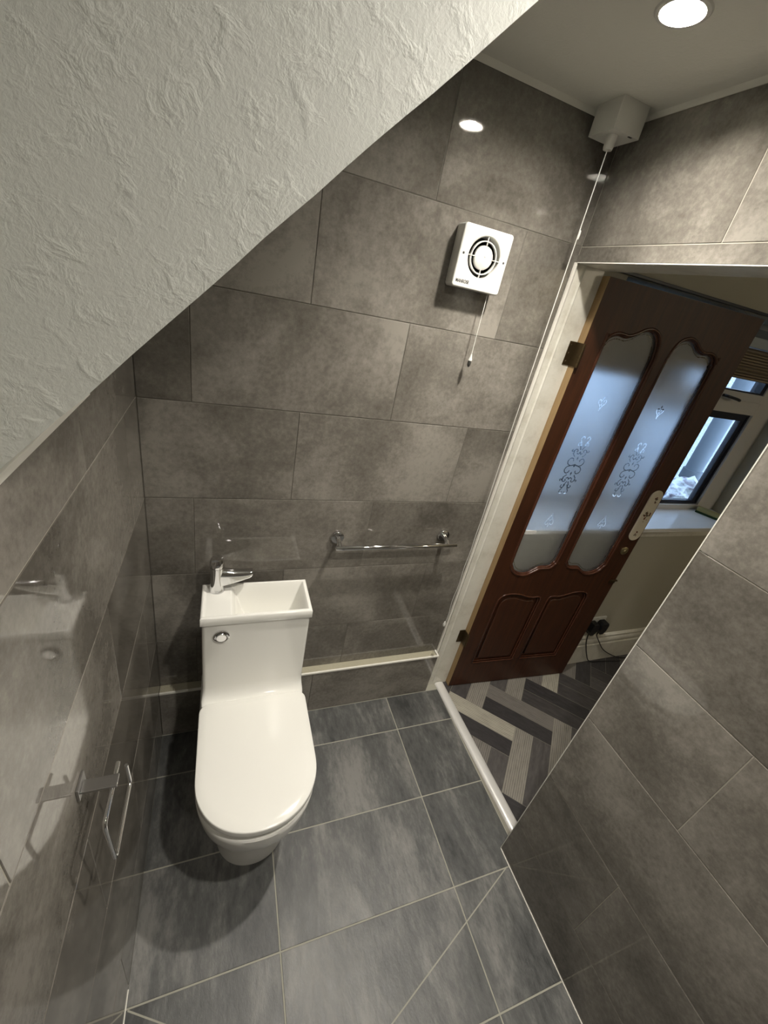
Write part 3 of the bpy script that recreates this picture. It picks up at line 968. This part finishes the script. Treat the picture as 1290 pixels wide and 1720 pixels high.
def glass_pane(outline, cx_, flip):
    """frosted front sheet with clear etched lines, clear smooth back, as one sealed pane"""
    xs = [p[0] for p in outline]; ys = [p[1] for p in outline]
    x0, x1, z0, z1 = min(xs) - 0.004, max(xs) + 0.004, min(ys) - 0.004, max(ys) + 0.004
    h = 0.0019
    nx, nz = int((x1 - x0) / h), int((z1 - z0) / h)
    gx, gz = np.linspace(x0, x1, nx + 1), np.linspace(z0, z1, nz + 1)
    ccx, ccz = np.meshgrid((gx[:-1] + gx[1:]) / 2, (gz[:-1] + gz[1:]) / 2)
    mask = np.zeros(ccx.shape, bool)
    def seg(a, b, wd):
        ax, az = a; bx, bz = b
        i0 = max(int((min(ax, bx) - wd - x0) / h) - 1, 0); i1 = min(int((max(ax, bx) + wd - x0) / h) + 2, nx)
        j0 = max(int((min(az, bz) - wd - z0) / h) - 1, 0); j1 = min(int((max(az, bz) + wd - z0) / h) + 2, nz)
        if i1 <= i0 or j1 <= j0:
            return
        X_, Z_ = ccx[j0:j1, i0:i1], ccz[j0:j1, i0:i1]
        dx, dz = bx - ax, bz - az
        L2 = dx * dx + dz * dz + 1e-12
        t = np.clip(((X_ - ax) * dx + (Z_ - az) * dz) / L2, 0, 1)
        mask[j0:j1, i0:i1] |= np.hypot(X_ - ax - t * dx, Z_ - az - t * dz) < wd
    def poly_(pl_, ox, oz, wd):
        for a, b in zip(pl_, pl_[1:]):
            seg((a[0] + ox, a[1] + oz), (b[0] + ox, b[1] + oz), wd)
    for q_ in ORN: poly_(q_, cx_, 1.303, 0.0021)
    for q_ in TOPM: poly_(q_, cx_, 1.562, 0.0018)
    for q_ in BOTM: poly_(q_, cx_, 1.040, 0.0020)
    for L_, oz in ((DIA, 1.303), (TOPD, 1.562)):
        for a, b, ra, rb in L_:
            mask |= (np.abs(ccx - cx_ - a) / ra + np.abs(ccz - oz - b) / rb) < 1
    inner = []
    mxm = (min(xs) + max(xs)) / 2; mzm = (min(ys) + max(ys)) / 2
    for x, y in outline:
        fx = 1 - 0.017 / ((max(xs) - min(xs)) / 2); fz = 1 - 0.020 / ((max(ys) - min(ys)) / 2)
        inner.append((mxm + (x - mxm) * fx, mzm + (y - mzm) * fz))
    L = len(inner)
    for i in range(L):
        seg(inner[i], inner[(i + 1) % L], 0.0014)
    # front grid + back sheet + rim
    n1 = (nx + 1) * (nz + 1)
    V_ = []
    PX, PZ = np.meshgrid(gx, gz)
    base = np.array(D(0, 0, -0.014)); bu = np.array(du); bn = np.array(dn)
    front = base + PX.reshape(-1, 1) * bu + PZ.reshape(-1, 1) * np.array([0, 0, 1.0])
    back = [np.array(D(x, z, -0.018)) for x, z in ((gx[0], gz[0]), (gx[-1], gz[0]), (gx[-1], gz[-1]), (gx[0], gz[-1]))]
    verts = np.vstack([front, np.array(back)])
    J, I = np.meshgrid(np.arange(nz), np.arange(nx), indexing='ij')
    a = (J * (nx + 1) + I).reshape(-1)
    quads = np.stack([a, a + 1, a + nx + 2, a + nx + 1], 1).tolist()
    c00, c10, c11, c01 = n1, n1 + 1, n1 + 2, n1 + 3
    bottom = list(range(0, nx + 1)); top = [nz * (nx + 1) + i for i in range(nx + 1)]
    left = [j * (nx + 1) for j in range(nz + 1)]; right = [j * (nx + 1) + nx for j in range(nz + 1)]
    quads.append([c00, c01, c11, c10])
    quads.append([c00, c10] + bottom[::-1])
    quads.append([c11, c01] + top)
    quads.append([c01, c00] + left)
    quads.append([c10, c11] + right[::-1])
    me = bpy.data.meshes.new('glass_pane')
    off = Vector(door.location)
    me.from_pydata([Vector(v) - off for v in verts], [], quads)
    mi = np.ones(len(quads), np.int32)
    mi[:nx * nz] = mask.reshape(-1).astype(np.int32)
    me.materials.append(M['frost'])
    me.materials.append(M['glass'])
    me.polygons.foreach_set('material_index', mi)
    me.update()
    o = bpy.data.objects.new('glass_pane', me)
    COL.objects.link(o)
    o.parent = door
    tag(o, 'frosted glass panel with etched scrollwork')
    bm = bmesh.new()
    tube(bm, [D(x, y, -0.002) for x, y in outline], 0.0062, 8, closed=True)
    ins = [(mxm + (x - mxm) * (1 - 0.006 / ((max(xs) - min(xs)) / 2)), mzm + (y - mzm) * (1 - 0.006 / ((max(ys) - min(ys)) / 2))) for x, y in outline]
    tube(bm, [D(x, y, -0.009) for x, y in ins], 0.0052, 8, closed=True)
    obj('moulding', bm, M['woodpale'], o, smooth=60)
glass_pane(g1s, 0.197, False)
glass_pane(g2s, mir - 0.215 - 0.005, True)

# porcelain finger plate, lock rose, latch
bm = bmesh.new()
def stadium(cx_, z0, z1, r, n_=14):
    return [(cx_ + r * math.cos(PI + PI * i / n_), z0 + r + r * math.sin(PI + PI * i / n_)) for i in range(n_ + 1)] + \
           [(cx_ + r * math.cos(PI * i / n_), z1 - r + r * math.sin(PI * i / n_)) for i in range(n_ + 1)]
bm = fill2d([stadium(0.705, 0.960, 1.226, 0.033)], 0.0015, 0.002, 2)
xf(bm, lambda c: D(c.x, c.y, c.z + 0.004))
fp = obj('finger_plate', bm, mat('cream porcelain', (0.66, 0.60, 0.47), 0.15), door, smooth=40)
tag(fp, 'cream porcelain finger plate with painted flowers')
rn = random.Random(4)
bm = bmesh.new()
for (cs, cz, nn_, rad_) in ((0.708, 1.178, 9, 0.012), (0.705, 1.093, 20, 0.024), (0.704, 0.995, 9, 0.012)):
    for i in range(nn_):
        a = rn.random() * 2 * PI
        rr = rad_ * math.sqrt(rn.random())
        s_, z_ = cs + rr * math.cos(a) * 0.8, cz + rr * math.sin(a) * 1.2
        lathe(bm, [(0, 0), (0.0045 * rn.uniform(0.6, 1.2), 0.0), (0, 0.0006)], D(s_, z_, 0.0072 + 0.0001 * i), dn, 9, mi=rn.choice([0, 0, 1]))
obj('painted_flowers', bm, [mat('russet glaze', (0.13, 0.035, 0.015), 0.3), mat('olive glaze', (0.06, 0.045, 0.015), 0.3)], fp)
bm = bmesh.new()
lathe(bm, [(0, 0.0003), (0.022, 0.0003), (0.022, 0.004), (0.018, 0.007), (0.011, 0.008), (0.010, 0.012), (0, 0.013)], D(0.698, 0.893), dn, 28)
obj('lock_rose', bm, M['brassb'], door, smooth=35)
bm = bmesh.new()
box(bm, -0.004, 0.034, 0, 0.004, -0.012, 0.002)
box(bm, 0.000, 0.040, 0, 0.010, 0.004, 0.009)
xf(bm, lambda c: D(0.716 + c.x, 0.703 + c.z, 0.0003 + c.y))
obj('latch', bm, M['brass'], door)

# hinges
for z0 in (1.673, 0.308):
    bm = bmesh.new()
    box(bm, 1.324, 1.3525, -0.0062, -0.0038, z0, z0 + 0.078)
    for k in range(5):
        lathe(bm, [(0, 0), (0.0055, 0), (0.0055, 0.0148), (0, 0.0148)], (1.3535, -0.0415, z0 + 0.0158 * k), (0, 0, 1), 12)
    q = [(1.3515, -0.006), (1.3540, -0.006), (1.3540, -0.037), (1.3515, -0.037)]
    loft(bm, [[(x, y, z0) for x, y in q], [(x, y, z0 + 0.078) for x, y in q]])
    for dz in (0.012, 0.039, 0.066):
        lathe(bm, [(0, 0), (0.004, 0), (0.003, 0.001), (0, 0.0012)], (1.334, -0.0062, z0 + dz), (0, -1, 0), 10)
    obj('hinge', bm, M['brass'], door)

# ================================================================== toilet with built-in basin
TX = 0.332
toilet = empty('toilet_basin_combo', (TX, -0.35, 0))
tag(toilet, 'white ceramic toilet with a small hand basin and chrome tap on its cistern', 'toilet')

def dshape(hw, yb, yf, ymid, n_=22, sq=2.25, rb=0.03, xo=TX):
    """closed outline: straight back with rounded corners, straight sides, rounded front"""
    pts = []
    for i in range(7):
        a = PI / 2 * i / 6
        pts.append((hw - rb + rb * math.sin(a), yb - rb + rb * math.cos(a)))
    ns = 5
    for i in range(1, ns):
        pts.append((hw, yb - rb + (ymid - (yb - rb)) * i / ns))
    for i in range(n_ + 1):
        a = PI / 2 * i / n_
        c_, s_ = math.cos(a), math.sin(a)
        pts.append((hw * c_ ** (2 / sq), ymid + (yf - ymid) * s_ ** (2 / sq)))
    full = pts + [(-x, y) for x, y in pts[::-1][1:]]
    return [(xo + x, y) for x, y in full]

def ring(hw, yb, yf, ymid, z, rb=0.03, sq=2.12):
    return [Vector((x, y, z)) for x, y in dshape(hw, yb, yf, ymid, rb=rb, sq=sq)]

# pan
bm = bmesh.new()
loft(bm, [ring(0.118, -0.07, -0.558, -0.44, 0.0), ring(0.118, -0.07, -0.558, -0.44, 0.012), ring(0.115, -0.07, -0.554, -0.44, 0.05),
          ring(0.116, -0.07, -0.556, -0.44, 0.15), ring(0.122, -0.066, -0.566, -0.45, 0.22), ring(0.130, -0.062, -0.580, -0.455, 0.270),
          ring(0.142, -0.061, -0.600, -0.46, 0.300), ring(0.160, -0.06, -0.630, -0.475, 0.314), ring(0.1700, -0.06, -0.648, -0.478, 0.324), ring(0.1730, -0.06, -0.653, -0.48, 0.345),
          ring(0.1762, -0.06, -0.6575, -0.48, 0.38),
          ring(0.1766, -0.06, -0.658, -0.48, 0.397), ring(0.1735, -0.06, -0.654, -0.48, 0.402)])
obj('pan', bm, M['porcelain'], toilet, smooth=40)

# cistern: grows out of the pan, coved foot behind the lid
bm = bmesh.new()
def rrect(x0, x1, y0, y1, z, r=0.018, n_=6):
    out = []
    for cx_, cy_, a0 in ((x1 - r, y1 - r, 0), (x0 + r, y1 - r, 90), (x0 + r, y0 + r, 180), (x1 - r, y0 + r, 270)):
        for i in range(n_ + 1):
            a = math.radians(a0 + 90 * i / n_)
            out.append(Vector((cx_ + r * math.cos(a), cy_ + r * math.sin(a), z)))
    return out
XA, XB = 0.1605, 0.5035
loft(bm, [rrect(XA + 0.002, XB - 0.002, -0.252, -0.060, 0.398, 0.012), rrect(XA, XB, -0.255, -0.060, 0.425, 0.012),
          rrect(XA, XB, -0.252, -0.060, 0.436, 0.012), rrect(XA, XB, -0.240, -0.060, 0.443, 0.012), rrect(XA + 0.001, XB - 0.001, -0.228, -0.060, 0.452, 0.012),
          rrect(XA + 0.002, XB - 0.002, -0.220, -0.060, 0.468, 0.012), rrect(XA + 0.003, XB - 0.003, -0.2165, -0.060, 0.49, 0.012),
          rrect(XA + 0.003, XB - 0.003, -0.2155, -0.060, 0.7785, 0.012)], top=False)
obj('cistern', bm, M['porcelain'], toilet, smooth=35)

# basin top as a fine height field with walls
x0, x1, y0, y1 = XA - 0.001, XB + 0.0005, -0.2205, -0.0575
ZR = 0.810
nx, ny = 150, 76
def sst(e0, e1, x):
    t = min(max((x - e0) / (e1 - e0), 0), 1)
    return t * t * (3 - 2 * t)
def bz(x, y):
    e = min(x - x0, x1 - x, y - y0, y1 - y)
    z = ZR - 0.0035 * (1 - sst(0, 0.005, e)) ** 2
    # shallow tap deck at the left
    dk = sst(0.008, 0.013, min(x - x0, y - y0, y1 - y)) * (1 - sst(0.262, 0.268, x))
    z -= 0.004 * dk
    # bowl
    lin = lambda a, b, q: 0.6 * min(max((q - a) / (b - a), 0), 1) + 0.4 * sst(a, b, q)
    u0 = lin(0.250, 0.298, x)
    u1 = lin(0.0120, 0.060, x1 - x)
    v0 = lin(0.0115, 0.030, y - y0)
    v1 = lin(0.0105, 0.048, y1 - y)
    z -= 0.112 * min(u0, u1, v0, v1) + 0.006 * u0 * u1 * v0 * v1 * math.exp(-((x - 0.385) ** 2 + (y + 0.14) ** 2) / 0.002)
    return z
bm = bmesh.new()
G = [[bm.verts.new((x0 + (x1 - x0) * i / nx, y0 + (y1 - y0) * j / ny, bz(x0 + (x1 - x0) * i / nx, y0 + (y1 - y0) * j / ny))) for i in range(nx + 1)] for j in range(ny + 1)]
for j in range(ny):
    for i in range(nx):
        bm.faces.new((G[j][i], G[j][i + 1], G[j + 1][i + 1], G[j + 1][i]))
rim = G[0][:] + [G[j][nx] for j in range(1, ny + 1)] + G[ny][nx - 1::-1] + [G[j][0] for j in range(ny - 1, 0, -1)]
prev = rim
for zz, ins in ((0.7795, 0.0), (0.7765, 0.002)):
    cur = []
    for v in rim:
        x, y = v.co.x, v.co.y
        x = min(max(x, x0 + ins), x1 - ins); y = min(max(y, y0 + ins), y1 - ins)
        cur.append(bm.verts.new((x, y, zz)))
    for i in range(len(rim)):
        k = (i + 1) % len(rim)
        bm.faces.new((prev[i], prev[k], cur[k], cur[i]))
    prev = cur
basin = obj('hand_basin', bm, M['porcelain'], toilet, smooth=45)
bm = bmesh.new()
lathe(bm, [(0, 0), (0.020, 0), (0.019, 0.003), (0.010, 0.004), (0.0, 0.002)], (0.385, -0.14, 0.6885), (0, 0, 1), 28)
obj('waste', bm, M['chrome'], basin, smooth=40)

# seat and lid
bm = bmesh.new()
loft(bm, [ring(0.168, -0.245, -0.643, -0.485, 0.4035, 0.02), ring(0.1715, -0.243, -0.6485, -0.485, 0.406, 0.02), ring(0.1715, -0.243, -0.6485, -0.485, 0.416, 0.02), ring(0.169, -0.245, -0.645, -0.485, 0.4185, 0.02)])
obj('seat', bm, M['lid'], toilet, smooth=50)
bm = bmesh.new()
loft(bm, [ring(0.1725, -0.250, -0.648, -0.487, 0.4245, 0.03), ring(0.1760, -0.247, -0.656, -0.487, 0.4255, 0.03), ring(0.1762, -0.247, -0.6565, -0.487, 0.4430, 0.03),
          ring(0.1754, -0.248, -0.6555, -0.487, 0.4456, 0.03), ring(0.1735, -0.250, -0.653, -0.487, 0.4470, 0.03), ring(0.150, -0.270, -0.620, -0.487, 0.4477, 0.03), ring(0.08, -0.32, -0.54, -0.46, 0.4480, 0.02)])
obj('lid', bm, M['lid'], toilet, smooth=50)
for s in (-1, 1):
    bm = bmesh.new()
    lathe(bm, [(0, -0.016), (0.009, -0.016), (0.009, 0.016), (0, 0.016)], (TX + s * 0.075, -0.2440, 0.4335), (1, 0, 0), 16)
    obj('seat_hinge', bm, M['lid'], toilet, smooth=40)

# flush button
bm = bmesh.new()
lathe(bm, [(0, -0.0035), (0.0245, -0.0035), (0.0245, 0.003), (0.021, 0.0055), (0.0185, 0.0035), (0.0185, 0.001)], (0.2215, -0.2185, 0.729), (0, -1, 0), 36)
fb_ = obj('flush_button', bm, M['chrome'], toilet, smooth=40)
bm = bmesh.new()
lathe(bm, [(0, 0.0), (0.0175, 0.0), (0.0175, 0.0055), (0.015, 0.0085), (0, 0.0095)], (0.2215, -0.2185, 0.729), (0, -1, 0), 36)
obj('push_plate', bm, M['chrome'], fb_, smooth=40)

# tap
tx, ty = 0.2055, -0.0855
zd = ZR - 0.004
bm = bmesh.new()
lathe(bm, [(0, 0), (0.0245, 0), (0.0245, 0.004), (0.0225, 0.007), (0.0215, 0.02), (0.0205, 0.055), (0.0215, 0.085), (0.0220, 0.098), (0.0, 0.098)], (tx, ty, zd), (0, 0, 1), 36)
tap = obj('tap', bm, M['chrome'], toilet, smooth=40)
bm = bmesh.new()
secs = []
for i in range(15):
    t = i / 14
    x = tx + 0.004 + 0.106 * t
    zc = zd + 0.078 - 0.012 * t - 0.004 * math.sin(PI * t)
    hh = 0.024 * (1 - t) ** 1.1 + 0.0125
    hw = 0.0185 - 0.004 * t
    if t > 0.93:
        hh *= 0.8; hw *= 0.85
    secs.append([Vector((x, ty + hw * math.copysign(abs(math.cos(a)) ** 0.6, math.cos(a)), zc + hh * math.copysign(abs(math.sin(a)) ** 0.6, math.sin(a)) - hh + 0.0125)) for a in [2 * PI * k / 20 for k in range(20)]])
loft(bm, secs)
lathe(bm, [(0, 0), (0.008, 0), (0.008, -0.012), (0, -0.012)], (tx + 0.098, ty, zd + 0.062), (0, 0, 1), 18)
obj('spout', bm, M['chrome'], tap, smooth=50)
bm = bmesh.new()
lathe(bm, [(0.0, 0.099), (0.0215, 0.099), (0.0228, 0.105), (0.0218, 0.120), (0.018, 0.130), (0.008, 0.132), (0, 0.133)], (tx, ty, zd), (0, 0, 1), 36)
secs = []
for i in range(9):
    t = i / 8
    x = tx - 0.004 - 0.0 * t
    hw = 0.0145 - 0.004 * t
    hh = 0.006 - 0.002 * t
    secs.append([Vector((tx + hw * math.cos(a) - 0.006 * t, ty + 0.005 - 0.048 * t * 0.6 + 0.0, zd + 0.126 + 0.010 * t + hh * math.sin(a))) for a in [2 * PI * k / 16 for k in range(16)]])
loft(bm, secs)
obj('tap_handle', bm, M['chrome'], tap, smooth=50)

# ================================================================== towel rail
tr = empty('towel_rail', (0.84, -0.001, 0.94))
tag(tr, 'chrome towel rail on two round mounts beside the toilet', 'towel rail')
for x in (0.6145, 1.0600):
    bm = bmesh.new()
    lathe(bm, [(0, 0.0005), (0.0245, 0.0005), (0.0255, 0.003), (0.0255, 0.010), (0.0235, 0.0125), (0, 0.0125)], (x, 0, 0.956), (0, -1, 0), 36)
    ro = obj('wall_mount', bm, M['chrome'], tr, smooth=40)
    bm = bmesh.new()
    tube(bm, roundpath([(x, -0.012, 0.956), (x, -0.035, 0.954), (x, -0.055, 0.943)], 0.012), 0.0085, 14)
    obj('arm', bm, M['chrome'], ro, smooth=60)
bm = bmesh.new()
lathe(bm, [(0, 0), (0.0075, 0.0), (0.0090, 0.002), (0.0090, 0.498), (0.0075, 0.5), (0, 0.5)], (0.600, -0.056, 0.941), (1, 0, 0), 24)
obj('bar', bm, M['chrome'], tr, smooth=40)

# ================================================================== toilet roll holder
th = empty('toilet_roll_holder', (0.004, -0.735, 0.93))
tag(th, 'empty chrome toilet roll holder on the glossy left wall', 'toilet roll holder')
bm = bmesh.new()
box(bm, 0.0003, 0.0045, -0.7500, -0.7150, 0.936, 0.966)
obj('wall_plate', bm, M['brushed'], th, bevel=0.001)
bm = bmesh.new()
box(bm, 0.0046, 0.0575, -0.7455, -0.7240, 0.9480, 0.9525)
obj('bracket', bm, M['brushed'], th, bevel=0.001)
bm = bmesh.new()
tube(bm, roundpath([(0.05, -0.6617, 0.869), (0.05, -0.6540, 0.796), (0.05, -0.7885, 0.8005), (0.05, -0.801, 0.9465), (0.05, -0.699, 0.9445)], 0.012, 6), 0.0034, 12)
obj('hoop', bm, M['chrome'], th, smooth=60)

# ================================================================== extractor fan
fan = empty('extractor_fan', (0.885, 0, 1.829))
tag(fan, 'square white extractor fan with a round grille and pull cord on the grey tiles', 'extractor fan')
fx0, fx1, fz0, fz1 = 0.8075, 0.9640, 1.8285, 1.9815
fcx, fcz = 0.8875, 1.9115
circ = lambda r, n_=56: [(fcx + r * math.cos(2 * PI * i / n_), fcz + r * math.sin(2 * PI * i / n_)) for i in range(n_)]
def rr2(a0, a1, b0, b1, r, n_=6):
    return [(p.x, p.y) for p in rrect(a0, a1, b0, b1, 0, r, n_)]
bm = fill2d([rr2(fx0 + 0.004, fx1 - 0.004, fz0 + 0.004, fz1 - 0.004, 0.005), circ(0.0535)], 0.019, 0.004, 2)
xf(bm, lambda c: Vector((c.x, -0.0235 - c.z, c.y)))
obj('casing', bm, M['plastic'], fan, smooth=35)
bm = bmesh.new()
lathe(bm, [(0.050, 0.0008), (0.050, 0.040), (0.0575, 0.0405), (0.0575, 0.0008)], (fcx, 0, fcz), (0, -1, 0), 48)
lathe(bm, [(0, 0.0008), (0.0499, 0.0008), (0.0499, 0.006), (0, 0.006)], (fcx, 0, fcz), (0, -1, 0), 48, mi=1)
obj('duct', bm, [M['plastic'], M['dark']], fan, smooth=40)
bm = bmesh.new()
lathe(bm, [(0, 0.030), (0.0275, 0.030), (0.0300, 0.035), (0.0290, 0.0425), (0.023, 0.0455), (0.004, 0.0460), (0.003, 0.0450), (0, 0.0450)], (fcx, 0, fcz), (0, -1, 0), 48)
obj('hub', bm, M['plastic'], fan, smooth=40)
bm = bmesh.new()
lathe(bm, [(0.0385, 0.036), (0.0415, 0.036), (0.0415, 0.0435), (0.0385, 0.0435), (0.0385, 0.036)], (fcx, 0, fcz), (0, -1, 0), 48)
for a in (0, 90, 180, 270):
    mt = Matrix.Translation((fcx, 0, fcz)) @ Matrix.Rotation(math.radians(a), 4, 'Y')
    box(bm, 0.026, 0.0565, -0.0445, -0.0405, -0.0010, 0.0010, mtx=mt)
obj('grille', bm, M['plastic'], fan, smooth=40)
for s in (-1, 1):
    bm = bmesh.new()
    lathe(bm, [(0, 0.046), (0.0032, 0.046), (0.0032, 0.0469), (0, 0.0469)], (fcx - 0.001 + s * 0.0655, 0, fcz), (0, -1, 0), 14)
    obj('screw', bm, M['ink'], fan)
bm = text_bm('MANROSE', 0.0122, 0.0002)
xf(bm, lambda c: Vector((fx0 + 0.009 + c.x * 0.76, -0.0470 - c.z, fz0 + 0.0125 + c.y)))
obj('logo', bm, M['ink'], fan)
bm = bmesh.new()
tube(bm, [(0.9395, -0.030, 1.8285), (0.9405, -0.030, 1.75), (0.9425, -0.030, 1.655)], 0.0011, 8)
cd = obj('pull_cord', bm, M['plastic'], fan, smooth=60)
bm = bmesh.new()
lathe(bm, [(0, 0.018), (0.0022, 0.018), (0.0035, 0.008), (0.0062, 0.002), (0.0062, -0.002), (0, -0.002)], (0.9425, -0.030, 1.640), (0, 0, 1), 20)
lathe(bm, [(0, -0.0022), (0.0052, -0.0022), (0.0056, -0.010), (0.0045, -0.018), (0, -0.023)], (0.9425, -0.030, 1.640), (0, 0, 1), 20, mi=1)
obj('cord_toggle', bm, [M['plastic'], M['cap']], cd, smooth=40)

# ================================================================== ceiling pull switch
sw = empty('ceiling_pull_switch', (1.155, -0.069, H))
tag(sw, 'white cube pull-cord switch in the ceiling corner with a long hanging cord', 'switch')
bm = bmesh.new()
a_, b_ = 0.0445, 0.0425
loft(bm, [rrect(1.1535 - a_, 1.1535 + a_, -0.0700 - a_, -0.0700 + a_, 2.2385, 0.003, 3), rrect(1.1535 - a_, 1.1535 + a_, -0.0700 - a_, -0.0700 + a_, H - 0.0005, 0.003, 3)])
obj('housing', bm, M['plastic'], sw, smooth=30, bevel=0.001, seg=1)
bm = BX(1.166, 1.178, -0.1110, -0.1060, 2.2378, 2.2384)
obj('vent_slot', bm, M['dark'], sw)
bm = bmesh.new()
lathe(bm, [(0, 2.2383), (0.0135, 2.2383), (0.0125, 2.214), (0.011, 2.208), (0.0, 2.208)], (1.1385, -0.083, 0), (0, 0, 1), 28)
noz = obj('nozzle', bm, M['plastic'], sw, smooth=40)
bm = bmesh.new()
cp = [(1.1385, -0.083, 2.209)]
for i in range(1, 50):
    t = i / 49
    z = 2.209 - 1.695 * t
    ww = max(0, t - 0.62)
    cp.append((1.1385 + 0.0255 * min(1, t * 1.5) + 0.010 * ww * math.sin(t * 60), -0.083 + 0.012 * min(1, t * 2), z))
tube(bm, cp, 0.0013, 8)
crd = obj('cord', bm, M['plastic'], sw, smooth=60)
bm = bmesh.new()
ze = cp[-1]
lathe(bm, [(0, 0.016), (0.0025, 0.016), (0.006, 0.004), (0.0068, -0.006), (0.004, -0.011), (0, -0.012)], (ze[0], ze[1], ze[2]), (0, 0, 1), 18)
obj('toggle', bm, M['plastic'], crd, smooth=40)
bm = bmesh.new()
lathe(bm, [(0, 0.012), (0.0022, 0.010), (0.0030, 0), (0.0022, -0.010), (0, -0.012)], (1.1505, -0.0745, 2.022), (0, 0, 1), 14)
obj('cord_joiner', bm, M['plastic'], crd, smooth=40)

# ================================================================== recessed spotlights
def downlight(x, y, e, p, lab, grp='ceiling spotlights'):
    d = empty('downlight', (x, y, H))
    tag(d, lab, 'spotlight', grp)
    bm = bmesh.new()
    lathe(bm, [(0.0350, 0.020), (0.0362, -0.0010), (0.0375, -0.0035), (0.0445, -0.0030), (0.0470, -0.0004), (0.0376, -0.0002), (0.0376, 0.020), (0.0350, 0.020)], (x, y, H), (0, 0, 1), 48)
    obj('bezel', bm, M['plastic'], d, smooth=40)
    bm = bmesh.new()
    lathe(bm, [(0, 0.0130), (0.020, 0.0138), (0.0340, 0.0160), (0.0345, 0.0190), (0, 0.0190)], (x, y, H), (0, 0, 1), 40)
    obj('lamp', bm, emit('spot glow', LAMP_COL, e), d, smooth=60)
    ld = bpy.data.lights.new('beam', 'SPOT')
    ld.energy = p
    ld.color = LAMP_COL
    ld.spot_size = math.radians(104)
    ld.spot_blend = 1.0
    ld.shadow_soft_size = 0.022
    lo = bpy.data.objects.new('beam', ld)
    COL.objects.link(lo)
    lo.parent = d
    lo.location = (0, 0, -0.026)
downlight(0.9555, -0.3785, LAMP[0], SPOT[0], 'bright round recessed spotlight in the ceiling near the pull switch')
downlight(0.690, -1.045, LAMP[1], SPOT[1], 'second recessed spotlight beside the stair bulkhead, out of the photo')
downlight(0.760, -2.08, LAMP[2], SPOT[2], 'third recessed spotlight at the near end of the room, out of the photo')
